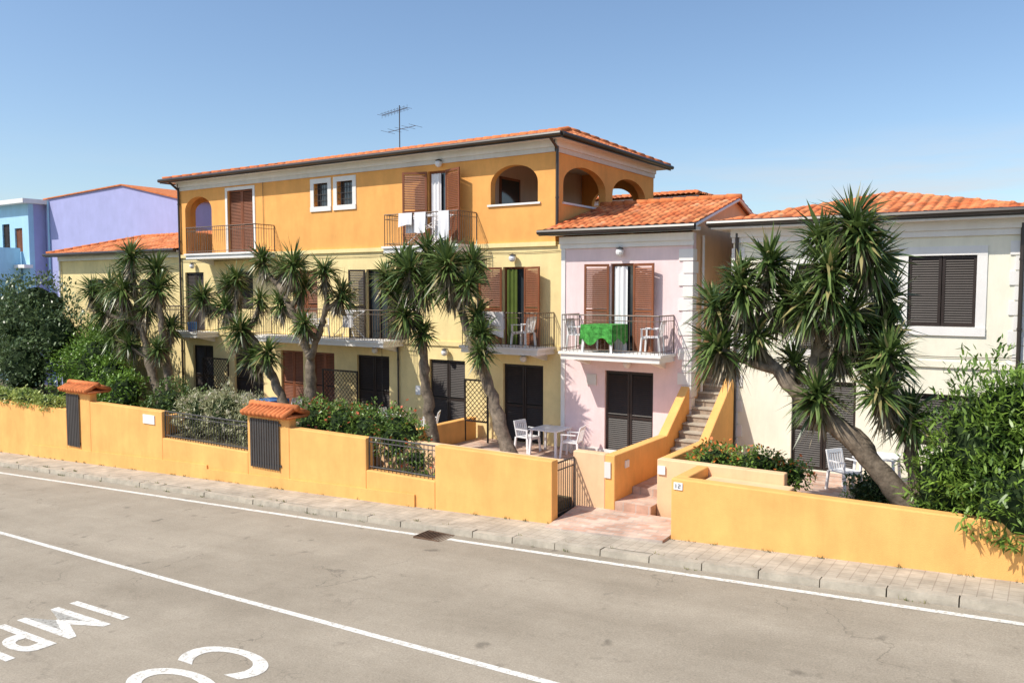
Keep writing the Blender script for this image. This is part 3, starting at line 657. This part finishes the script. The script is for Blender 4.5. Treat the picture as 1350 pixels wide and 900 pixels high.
def rack(x,y,z,w=1.3,cloths=((-.5,-.1,CLOTH),(.05,.5,CLOTH))):
    e=empty('drying_rack'); mb=MB(); h=.95
    for yy in(-.25,.25):
        for a in(-1,1): mb.tube([(x+a*w/2,y+yy,z),(x+a*w*.12,y+yy*.2,z+h*.55),(x-a*w/2,y+yy,z+h)],.012,PLAST,n=5)
        mb.tube([(x-w/2,y+yy,z+h),(x+w/2,y+yy,z+h)],.012,PLAST,n=5)
    for i in range(7): yy=-.25+.5*i/6; mb.tube([(x-w/2,y+yy,z+h),(x+w/2,y+yy,z+h)],.005,PLAST,n=4)
    mb.build('frame',e); mb=MB()
    for k,(a,b,m) in enumerate(cloths):
        n=16; yy=-.25+.16*k; L=.55+.12*(k%2)
        for i in range(n):
            s0=a+(b-a)*i/n;s1=a+(b-a)*(i+1)/n; f=lambda q:.02*math.sin(q*30+k)
            mb.poly([(x+s0,y+yy-.02+f(s0),z+h-L),(x+s1,y+yy-.02+f(s1),z+h-L),(x+s1,y+yy,z+h+.012),(x+s0,y+yy,z+h+.012)],m)
            mb.poly([(x+s0,y+yy+.04+f(s0),z+h-L*.8),(x+s1,y+yy+.04+f(s1),z+h-L*.8),(x+s1,y+yy,z+h+.012),(x+s0,y+yy,z+h+.012)],m)
    mb.build('laundry',e)
def draped(x0,x1,y,z,L,name='hanging_towel',mat=CLOTH):
    mb=MB(); n=18
    for i in range(n):
        a=x0+(x1-x0)*i/n; b=x0+(x1-x0)*(i+1)/n
        f=lambda q,t:.018*math.sin(q*24+x0)*t; hh=lambda q:L+.05*math.sin(q*5+x0)
        for k in range(4):
            t0,t1=k/4,(k+1)/4
            mb.poly([(a,y-.03-f(a,t0)-.02*t0,z+.02-hh(a)*t0),(b,y-.03-f(b,t0)-.02*t0,z+.02-hh(b)*t0),(b,y-.03-f(b,t1)-.02*t1,z+.02-hh(b)*t1),(a,y-.03-f(a,t1)-.02*t1,z+.02-hh(a)*t1)],mat)
        mb.poly([(a,y-.03,z+.02),(b,y-.03,z+.02),(b,y+.03,z+.024),(a,y+.03,z+.024)],mat)
        mb.poly([(a,y+.03,z+.024),(b,y+.03,z+.024),(b,y+.04,z+.02-L*.7),(a,y+.04,z+.02-L*.7)],mat)
    mb.build(name)
draped(-17.35,-16.8,19.83,7.04,.42); draped(-16.7,-16.25,19.83,7.04,.6); draped(-15.75,-15.35,19.83,7.04,.85)
draped(-14.2,-13.35,19.83,3.99,.72)
chair(-12.45,19.7,.03,math.radians(80)); table(-11.75,19.8,.03); chair(-11.0,19.7,.03,math.radians(-80))
chair(-3.75,19.2,.2,math.radians(60)); table(-3.2,19.9,.2)
chair(-24.0,19.4,.03,math.radians(90)); table(-23.1,19.5,.03,BCLOTH,.4); chair(-22.2,19.6,.03,math.radians(-90)); chair(-16.0,19.6,.03,math.radians(-60)); chair(-17.4,19.4,.03,math.radians(100))
rack(-16.5,20.25,6.04,1.6,((-.7,-.2,CLOTH),(.35,.8,CLOTH)))
rack(-20.0,20.2,2.99,1.1,((.0,.45,CLOTH),)); chair(-21.3,20.1,2.99,math.radians(100)); chair(-12.9,20.15,2.99,math.radians(-90))
chair(-10.95,20.0,2.99,math.radians(90)); table(-10.1,19.85,2.99,GCLOTH,.45); chair(-8.75,19.95,2.99,math.radians(-80))
mb=MB(); mb.tube([(-28.7,20.3,2.99),(-28.7,20.3,3.35)],[.15,.2],BCLOTH,n=14); mb.tube([(-28.87,20.3,3.36),(-28.8,20.3,3.5),(-28.7,20.3,3.55),(-28.6,20.3,3.5),(-28.53,20.3,3.36)],.008,METAL,n=4); mb.build('bucket')
def lattice(x0,x1,y,z0,z1):
    mb=MB(); w=x1-x0; h=z1-z0
    mb.box(x0,x0+.05,y,y+.04,z0-.6,z1,DARKW); mb.box(x1-.05,x1,y,y+.04,z0-.6,z1,DARKW); mb.box(x0+.05,x1-.05,y+.002,y+.038,z1-.05,z1,DARKW); mb.box(x0+.05,x1-.05,y+.002,y+.038,z0,z0+.05,DARKW)
    d=.16; k=-h
    while k<w:
        a0=max(0,k);a1=min(w,k+h)
        if a1-a0>.05:
            mb.tube([(x0+a0,y+.012,z0+a0-k),(x0+a1,y+.012,z0+a1-k)],.012,DARKW,n=4)
            mb.tube([(x0+a0,y+.03,z1-(a0-k)),(x0+a1,y+.03,z1-(a1-k))],.012,DARKW,n=4)
        k+=d
    mb.build('lattice_screen')
lattice(-14.95,-14.05,20.0,.65,1.95); lattice(-21.3,-19.6,20.2,.7,1.9); lattice(-28.0,-26.4,20.2,.8,2.0)
an=MB(); ax,ay=-21.2,24.3
an.tube([(ax,ay,9.8),(ax,ay,11.7)],.02,METAL,n=6)
an.tube([(ax-.8,ay-.1,11.40),(ax+.3,ay+.1,11.60)],.011,METAL,n=4)
for i in range(9):
    t=i/8; px,py,pz=ax-.8+1.1*t,ay-.1+.2*t,11.40+.2*t; an.tube([(px-.05,py-.22,pz),(px+.05,py+.22,pz)],.006,METAL,n=4); an.tube([(px,py,pz-.12),(px,py,pz+.12)],.006,METAL,n=4)
an.tube([(ax-.6,ay,10.75),(ax+.8,ay,10.85)],.011,METAL,n=4)
for i in range(5):
    t=i/4; px=ax-.6+1.4*t; an.tube([(px,ay-.4,10.75+.1*t),(px,ay+.4,10.75+.1*t)],.006,METAL,n=4)
an.build('rooftop_antenna')

# ------------------------------------------------------------------ vegetation
def blades(P,D,Ln,W,droop,C):
    N=len(P); up=np.tile([0,0,1.],(N,1)); Sd=np.cross(D,up)+rng.normal(size=(N,3))*.25; nrm=np.linalg.norm(Sd,axis=1,keepdims=True); Sd=Sd/np.maximum(nrm,1e-3)
    W=W[:,None];Ln=Ln[:,None];dr=droop[:,None]*np.array([[0,0,-1.]])
    a=P-Sd*W*.35;b=P+Sd*W*.35; m=P+D*Ln*.5+dr*Ln*.12; c=m+Sd*W*.5;d=m-Sd*W*.5; t=P+D*Ln+dr*Ln*.5
    V=np.stack([a,b,c,d,t],1).reshape(-1,3); i=np.arange(N)*5
    F=[(k,k+1,k+2,k+3) for k in i.tolist()]+[(k+3,k+2,k+4) for k in i.tolist()]
    return V,F,np.repeat(C,5,0)
def yucca(trunks,ros,name='yucca_tree',R=.75,yj=.5):
    e=empty(name); mb=MB(); nodes=[]
    for pts,rad in trunks:
        P=[]; Rr=[]
        for i in range(len(pts)-1):
            for k in range(7):
                t=k/7; q=Vector(pts[i]).lerp(Vector(pts[i+1]),t); q+=Vector((random.uniform(-.03,.03),random.uniform(-.03,.03),0)); P.append(q); Rr.append((rad[i]+(rad[i+1]-rad[i])*t)*random.uniform(.84,1.14))
        P.append(Vector(pts[-1])); Rr.append(rad[-1]); Rr[0]*=1.6; Rr[1]*=1.25; mb.tube(P,Rr,BARK,n=10); nodes+=list(zip(P,Rr))
    Vs=[];Fs=[];Cs=[];off=0
    def add(r):
        nonlocal off
        V,F_,C=r; Vs.append(V); Fs.extend([tuple(j+off for j in f) for f in F_]); Cs.append(C); off+=len(V)
    for (x,z,y,sc) in ros:
        sc*=random.uniform(.85,1.12)
        c=Vector((x,y+random.uniform(-yj,yj),z))
        best=min(nodes,key=lambda n:(n[0]-c).length+(4 if n[0].z>c.z-.35 else 0)+.5*abs(n[0].x-c.x))
        p=best[0]; mid=p.lerp(c,.55)+Vector(((c.x-p.x)*.2,(c.y-p.y)*.2,-(c.z-p.z)*.12)); pts=[]
        for k in range(7):
            t=k/6; pts.append(p*(1-t)**2+mid*2*t*(1-t)+c*t*t)
        r0=min(best[1],.11); mb.tube(pts,[r0+( .06-r0)*k/6 for k in range(7)],BARK,n=7)
        if len(nodes)<90: nodes+= [(q,.07) for q in pts[2:5]]
        ax=(Vector(pts[-1])-Vector(pts[-3])).normalized()*.6+Vector((random.uniform(-.25,.25),random.uniform(-.25,.25),.7)); ax=np.array(ax.normalized())
        r=R*sc; N=int(170*sc)
        D=rng.normal(size=(N*4,3)); D/=np.linalg.norm(D,axis=1,keepdims=True); D=D[(D@ax)>-.5][:N]; N=len(D)
        Pn=np.array(c)+D*.05+ax*rng.uniform(-.16,.16,(N,1))
        tone=rng.uniform(0,1,(N,1))**1.2; C=np.array([.040,.078,.018])*(1-tone)+np.array([.175,.25,.07])*tone
        yl=rng.uniform(0,1,(N,1))>.93; C=np.where(yl,[.36,.31,.13],C)
        add(blades(Pn,D,r*rng.uniform(.7,1.1,N),rng.uniform(.05,.08,N),rng.uniform(.0,.45,N)+.3*(1-(D@ax)),C))
        N=int(105*sc); D=rng.normal(size=(N,3))*[.42,.42,.15]+[0,0,-.9]; D/=np.linalg.norm(D,axis=1,keepdims=True)
        base=np.array([pts[-1]-(pts[-1]-pts[-3])*q for q in rng.uniform(0,1.3,N)])
        tone=rng.uniform(0,1,(N,1)); C=np.array([.06,.06,.03])*(1-tone)+np.array([.36,.29,.19])*tone
        add(blades(base,D,r*rng.uniform(.5,1.,N),rng.uniform(.035,.06,N),rng.uniform(.2,.6,N),C))
    mb.build('trunk',e,True)
    attr_mesh('leaves',np.concatenate(Vs).tolist(),Fs,np.concatenate(Cs),LEAF,e)
Y=16.1
yucca([([(-1.5,16.2,.05),(-2.3,16.1,1.1),(-3.0,16.,1.95),(-3.7,16.,2.4),(-4.15,16.,2.85),(-4.8,16.1,3.5)],[.28,.22,.19,.16,.13,.1]),
       ([(-3.6,16.05,2.35),(-3.75,16.2,3.3),(-3.5,16.2,4.3),(-3.2,16.1,5.4)],[.15,.13,.11,.08]),
       ([(-1.45,16.3,.05),(-1.9,16.3,1.0),(-2.1,16.2,2.0)],[.2,.15,.1])],
      [(x,z,Y,s) for x,z,s in ((-5.0,4.63,1.1),(-5.6,4.3,1.05),(-4.6,5.2,1.),(-4.8,3.8,1),(-5.5,3.55,1),(-3.05,5.85,1.1),(-3.65,5.6,1.),(-3.4,5.0,1.),(-2.8,5.2,1),(-2.6,4.5,1),(-3.8,4.4,1),(-2.6,3.9,1),(-3.3,3.55,1),(-4.2,3.25,.95),(-3.6,2.65,1.),(-2.5,3.25,.95),(-2.05,2.4,.95),(-2.5,2.85,.9),(-4.3,4.5,1),(-5.1,4.9,.9),(-2.85,5.6,.9),(-3.1,4.2,1),(-3.4,4.6,1),(-2.4,3.5,.9))],R=.70,yj=.5)
Y=18
yucca([([(-14.45,18,0),(-14.7,18,1.2),(-14.85,18,2.4),(-14.95,18,3.6)],[.2,.16,.14,.11]),
       ([(-11.8,17.9,0),(-12.5,18,1.8),(-13.1,18,3.05),(-13.6,18,4.2)],[.22,.16,.13,.1])],
      [(x,z,Y,s) for x,z,s in ((-15.2,5.2,1),(-13.75,5.3,1),(-16.,5.5,1),(-15.1,5.8,1),(-14.2,5.45,1),(-13.4,5.4,.9),(-16.,5.0,.9),(-14.8,4.8,.9),(-13.8,4.7,.9),(-15.2,3.95,.9),(-14.8,3.45,.8),(-13.1,3.95,.9),(-12.7,3.5,.85),(-13.1,4.8,.8),(-15.6,4.6,.8),(-12.6,3.0,.7))],R=.80)
yucca([([(-20.5,18,0),(-20.8,18,1.1),(-21.4,18,1.97),(-22.1,18,2.94),(-23.1,18,3.67)],[.2,.16,.14,.12,.09]),
       ([(-19.4,18.1,0),(-19.5,18,1.5),(-19.5,18,2.56),(-20.3,18,3.97),(-20.9,18,4.8)],[.2,.17,.14,.12,.09]),
       ([(-19.5,18,2.5),(-19.0,18,3.4),(-18.7,18,4.3)],[.12,.1,.08])],
      [(x,z,Y,s) for x,z,s in ((-21.7,5.6,1),(-21,5.3,1),(-19.8,5.4,.95),(-19.9,4.8,.9),(-18.6,5.2,.95),(-18.3,4.5,.9),(-20.8,4.2,.8),(-19.3,3.6,.9),(-23.3,5.0,1),(-24.5,4.4,1),(-23.6,4.05,.9),(-22.5,3.3,1),(-21.2,2.6,1),(-22,2.4,.9),(-22.3,4.3,.8),(-24.0,4.8,.9))],R=.76)
yucca([([(-27.2,18,0),(-28.1,18,1.9),(-28.6,18,3.6)],[.22,.16,.11]),([(-27.0,18.2,0),(-27.2,18,3.0),(-27.4,18,4.3)],[.18,.13,.1])],
      [(x,z,Y,s) for x,z,s in ((-28.6,5.9,1),(-29.6,5.4,1),(-27.9,5.4,1),(-30.3,4.8,1),(-28.9,4.6,1),(-27.4,4.7,.95),(-30.9,3.8,1),(-29.3,3.55,1),(-27.2,3.3,.9),(-28.1,3.9,.9),(-30.3,2.9,.95),(-31.4,4.6,1),(-27.0,2.5,.8),(-28.8,2.6,.8))],R=.88)

def bush(name,ells,n,ls,c0,c1,fl=None,fn=0,core=True,asp=.45):
    e=empty(name); Ps=[];Ns=[]
    vol=np.array([a[3]*a[4]*a[5] for a in ells])**.67; cnt=(n*vol/vol.sum()).astype(int)
    for el,k in zip(ells,cnt):
        d=rng.normal(size=(k,3)); d/=np.linalg.norm(d,axis=1,keepdims=True)
        lump=1+.16*np.sin(d[:,0]*7+el[0]*3)*np.sin(d[:,1]*6+el[1])+.14*np.sin(d[:,2]*9+el[0])+.08*np.sin(d[:,0]*17+d[:,2]*13)
        r=lump*rng.uniform(.55,1.,k)**.5*np.where(rng.uniform(0,1,k)>.93,1.12,1)
        Ps.append(np.array(el[:3])+d*r[:,None]*np.array(el[3:6])); Ns.append(d)
    P=np.concatenate(Ps);Nn=np.concatenate(Ns); N=len(P)
    D=Nn*.7+rng.normal(size=(N,3))*.75+[0,0,.25]; D/=np.linalg.norm(D,axis=1,keepdims=True)
    cl=.5+.5*np.sin(P[:,0]*4.1+np.sin(P[:,2]*3.3)*2)*np.cos(P[:,2]*4.7+P[:,1]*2.2)
    t=np.clip(.55*cl+.6*rng.uniform(0,1,N)-.1,0,1)[:,None]; C=(np.array(c0)*(1-t)+np.array(c1)*t)*np.array([1.5,1.4,1.25])
    Ln=ls*rng.uniform(.7,1.35,N); W=Ln*asp
    if fl:
        idx=np.where((Nn[:,2]>-.3))[0]; idx=rng.choice(idx,min(fn,len(idx)),replace=False); C[idx]=fl; P[idx]+=Nn[idx]*.06; W[idx]=ls*.9; Ln[idx]=ls*.9
    V,F_,CC=blades(P,D,Ln,W,rng.uniform(0,.5,N),C)
    attr_mesh('foliage',V.tolist(),F_,CC,LEAF,e)
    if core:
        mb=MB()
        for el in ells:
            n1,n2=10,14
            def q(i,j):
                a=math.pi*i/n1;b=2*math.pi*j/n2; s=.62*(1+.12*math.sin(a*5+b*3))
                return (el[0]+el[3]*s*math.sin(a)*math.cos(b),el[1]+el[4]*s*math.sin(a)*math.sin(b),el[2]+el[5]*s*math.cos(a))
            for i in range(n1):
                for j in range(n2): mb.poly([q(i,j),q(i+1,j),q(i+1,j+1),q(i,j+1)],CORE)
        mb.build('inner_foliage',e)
        mb=MB()
        for el in ells[:4]:
            for k in range(4): mb.tube([(el[0]+random.uniform(-.2,.2),el[1]+.1,min(0,el[2]-.5)),(el[0]+random.uniform(-.5,.5)*el[3],el[1],el[2]+.3*el[5])],[.03,.012],BARK,n=5)
        mb.build('stems',e)
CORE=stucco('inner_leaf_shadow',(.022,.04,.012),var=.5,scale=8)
G0=(.028,.065,.014);G1=(.12,.21,.04)
bush('oleander_bush',[(-.85,15.9,1.9,1.0,.8,1.5),(.2,15.8,2.2,1.1,.9,1.2),(-1.45,15.7,1.35,.6,.5,.8),(-.3,15.1,1.3,1.0,.55,.8),(.9,15.5,1.5,1.,.8,1.4),(-.5,15.8,2.7,.6,.5,.6)],14000,.15,G0,(.17,.28,.05),asp=.26)
bush('round_shrub',[(-2.85,17.2,.65,.5,.45,.45)],1800,.08,(.02,.04,.01),(.06,.11,.03))
bush('flowering_hedge',[(-6.0,17.2,.95,.6,.5,.35),(-5.1,17.2,.95,.6,.5,.38),(-4.5,17.3,.85,.5,.5,.3)],3600,.085,(.04,.09,.015),(.17,.28,.05),(.75,.20,.04),170)
bush('flowering_hedge',[(-17.6,16.4,.75,.9,.6,.85),(-16.4,16.4,.8,.9,.6,.85),(-15.3,16.3,.8,.9,.6,.85),(-14.2,16.2,.8,.8,.6,.8),(-13.5,16.2,.3,.7,.5,.5)],9000,.095,G0,(.15,.25,.05),(.75,.16,.08),190)
bush('lavender_shrub',[(-22.6,16.2,.6,.9,.6,.9),(-21.3,16.2,.75,1.,.6,.95),(-20.0,16.2,.65,.9,.6,.8)],8500,.14,(.15,.18,.10),(.36,.38,.24),(.55,.50,.38),260,asp=.17)
bush('shrub',[(-31.5,18,1.6,1.3,1.1,1.5),(-29.8,17.6,1.1,1.,.8,1.2),(-33.5,18.5,1.2,1.3,1.2,1.6),(-28.4,17.2,.8,.9,.7,1.)],9500,.13,(.04,.09,.012),(.17,.30,.05))
bush('shrub',[(-25.3,17.0,.6,1.,.7,.9),(-24.2,17.2,.5,.7,.6,.8)],3500,.11,G0,(.11,.17,.05))
bush('shade_tree',[(-37.,18.5,3.6,1.9,1.6,1.7),(-35.2,18.3,2.6,1.3,1.2,1.4),(-38.5,18.2,2.2,1.8,1.5,1.8),(-36.3,17.5,1.3,1.5,1.2,1.4),(-39.8,18.8,3.4,1.5,1.4,1.7)],12000,.16,(.03,.06,.028),(.12,.18,.08))
bush('shade_tree',[(-33.0,19.6,3.0,1.3,1.,1.1),(-34.5,19.8,2.,1.2,1.,1.5)],5000,.14,G0,G1)
bush('wall_ivy',[(-29.6,15.1,.65,1.,.3,.28),(-31.2,15.1,.7,1.1,.32,.32),(-32.8,15.1,.65,1.1,.3,.3),(-34.8,15.1,.7,1.2,.3,.35)],5500,.08,(.12,.19,.04),(.36,.42,.14),core=True,asp=.7)
bush('garden_groundcover',[(-19.5,17.6,.1,2.5,1.0,.3),(-25.5,16.6,.1,2.5,1.,.3),(-13,17.4,.05,1.2,.8,.2),(-2.2,16.9,.2,1.4,.6,.2)],4500,.09,G0,(.12,.17,.05),core=False)
Pw=[]
for i in range(150):
    x=random.uniform(-34,3); yb=random.choice([14.86,14.86,13.87,13.63])
    if -8.8<x<-6.1 and yb>14: continue
    zz=gz(x) if yb>13.8 else rz(x)
    for k in range(random.randint(4,14)): Pw.append((x+random.gauss(0,.05),yb+random.uniform(-.03,.01),zz))
Pw=np.array(Pw); N=len(Pw); D=rng.normal(size=(N,3))*[.6,.4,.2]+[0,-.15,.9]; D/=np.linalg.norm(D,axis=1,keepdims=True)
t=rng.uniform(0,1,(N,1)); C=np.array([.07,.12,.03])*(1-t)+np.array([.34,.30,.13])*t
V,F_,CC=blades(Pw,D,rng.uniform(.03,.10,N),rng.uniform(.008,.02,N),rng.uniform(.1,.6,N),C); attr_mesh('weeds',V.tolist(),F_,CC,LEAF)

# ------------------------------------------------------------------ sky & sun
EL=math.radians(50); AZ=math.radians(32)
sd=Vector((-math.sin(AZ)*math.cos(EL),-math.cos(AZ)*math.cos(EL),math.sin(EL)))
w=bpy.data.worlds.new("World"); scene.world=w; w.use_nodes=True; nt=w.node_tree; L=nt.links
bg=nt.nodes['Background']; sk=nn(nt,'ShaderNodeTexSky'); sk.sky_type='NISHITA'; sk.sun_disc=False; sk.sun_elevation=EL; sk.sun_rotation=math.radians(180)+AZ
sk.air_density=1.0; sk.dust_density=1.0; sk.ozone_density=2.; sk.altitude=0
tint=nn(nt,'ShaderNodeVectorMath',operation='MULTIPLY'); tint.inputs[1].default_value=(1.30,1.36,1.40); L.new(sk.outputs[0],tint.inputs[0])
tc=nn(nt,'ShaderNodeTexCoord'); mp=nn(nt,'ShaderNodeMapping'); mp.inputs['Scale'].default_value=(1.8,1.8,16)
no=nn(nt,'ShaderNodeTexNoise'); no.inputs['Scale'].default_value=2.2; no.inputs['Detail'].default_value=7; no.inputs['Roughness'].default_value=.55
L.new(tc.outputs['Generated'],mp.inputs[0]); L.new(mp.outputs[0],no.inputs['Vector'])
r=nn(nt,'ShaderNodeMapRange'); r.inputs[1].default_value=.40; r.inputs[2].default_value=.62; r.inputs[3].default_value=0; r.inputs[4].default_value=.7; L.new(no.outputs['Fac'],r.inputs[0])
sx=nn(nt,'ShaderNodeSeparateXYZ'); L.new(tc.outputs['Generated'],sx.inputs[0])
r2=nn(nt,'ShaderNodeMapRange'); r2.inputs[1].default_value=.18; r2.inputs[2].default_value=.10; r2.inputs[3].default_value=0; r2.inputs[4].default_value=1; L.new(sx.outputs[2],r2.inputs[0])
r3=nn(nt,'ShaderNodeMapRange'); r3.inputs[1].default_value=-.55; r3.inputs[2].default_value=-.15; r3.inputs[3].default_value=.15; r3.inputs[4].default_value=1; L.new(sx.outputs[0],r3.inputs[0])
mm=nn(nt,'ShaderNodeMath',operation='MULTIPLY'); L.new(r.outputs[0],mm.inputs[0]); L.new(r2.outputs[0],mm.inputs[1])
m3=nn(nt,'ShaderNodeMath',operation='MULTIPLY'); L.new(mm.outputs[0],m3.inputs[0]); L.new(r3.outputs[0],m3.inputs[1])
mx=nn(nt,'ShaderNodeMix',data_type='RGBA'); L.new(m3.outputs[0],mx.inputs[0]); L.new(tint.outputs[0],mx.inputs[6]); mx.inputs[7].default_value=(6.2,6.2,6.4,1)
L.new(mx.outputs[2],bg.inputs[0]); bg.inputs[1].default_value=.12
ld=bpy.data.lights.new('sun','SUN'); ld.energy=5.0; ld.angle=math.radians(.5); ld.color=(1,.93,.82)
so=bpy.data.objects.new('sun',ld); scene.collection.objects.link(so); so.rotation_euler=(-sd).to_track_quat('-Z','Y').to_euler(); so.location=(0,0,40)
# ------------------------------------------------------------------ camera
cd=bpy.data.cameras.new('camera'); cd.sensor_width=36; cd.lens=36*1080/1350; cd.clip_end=3000
co=bpy.data.objects.new('camera',cd); scene.collection.objects.link(co); co.location=(0,0,4.7)
co.rotation_euler=(math.radians(90-3.7),0,math.radians(33.4)); scene.camera=co
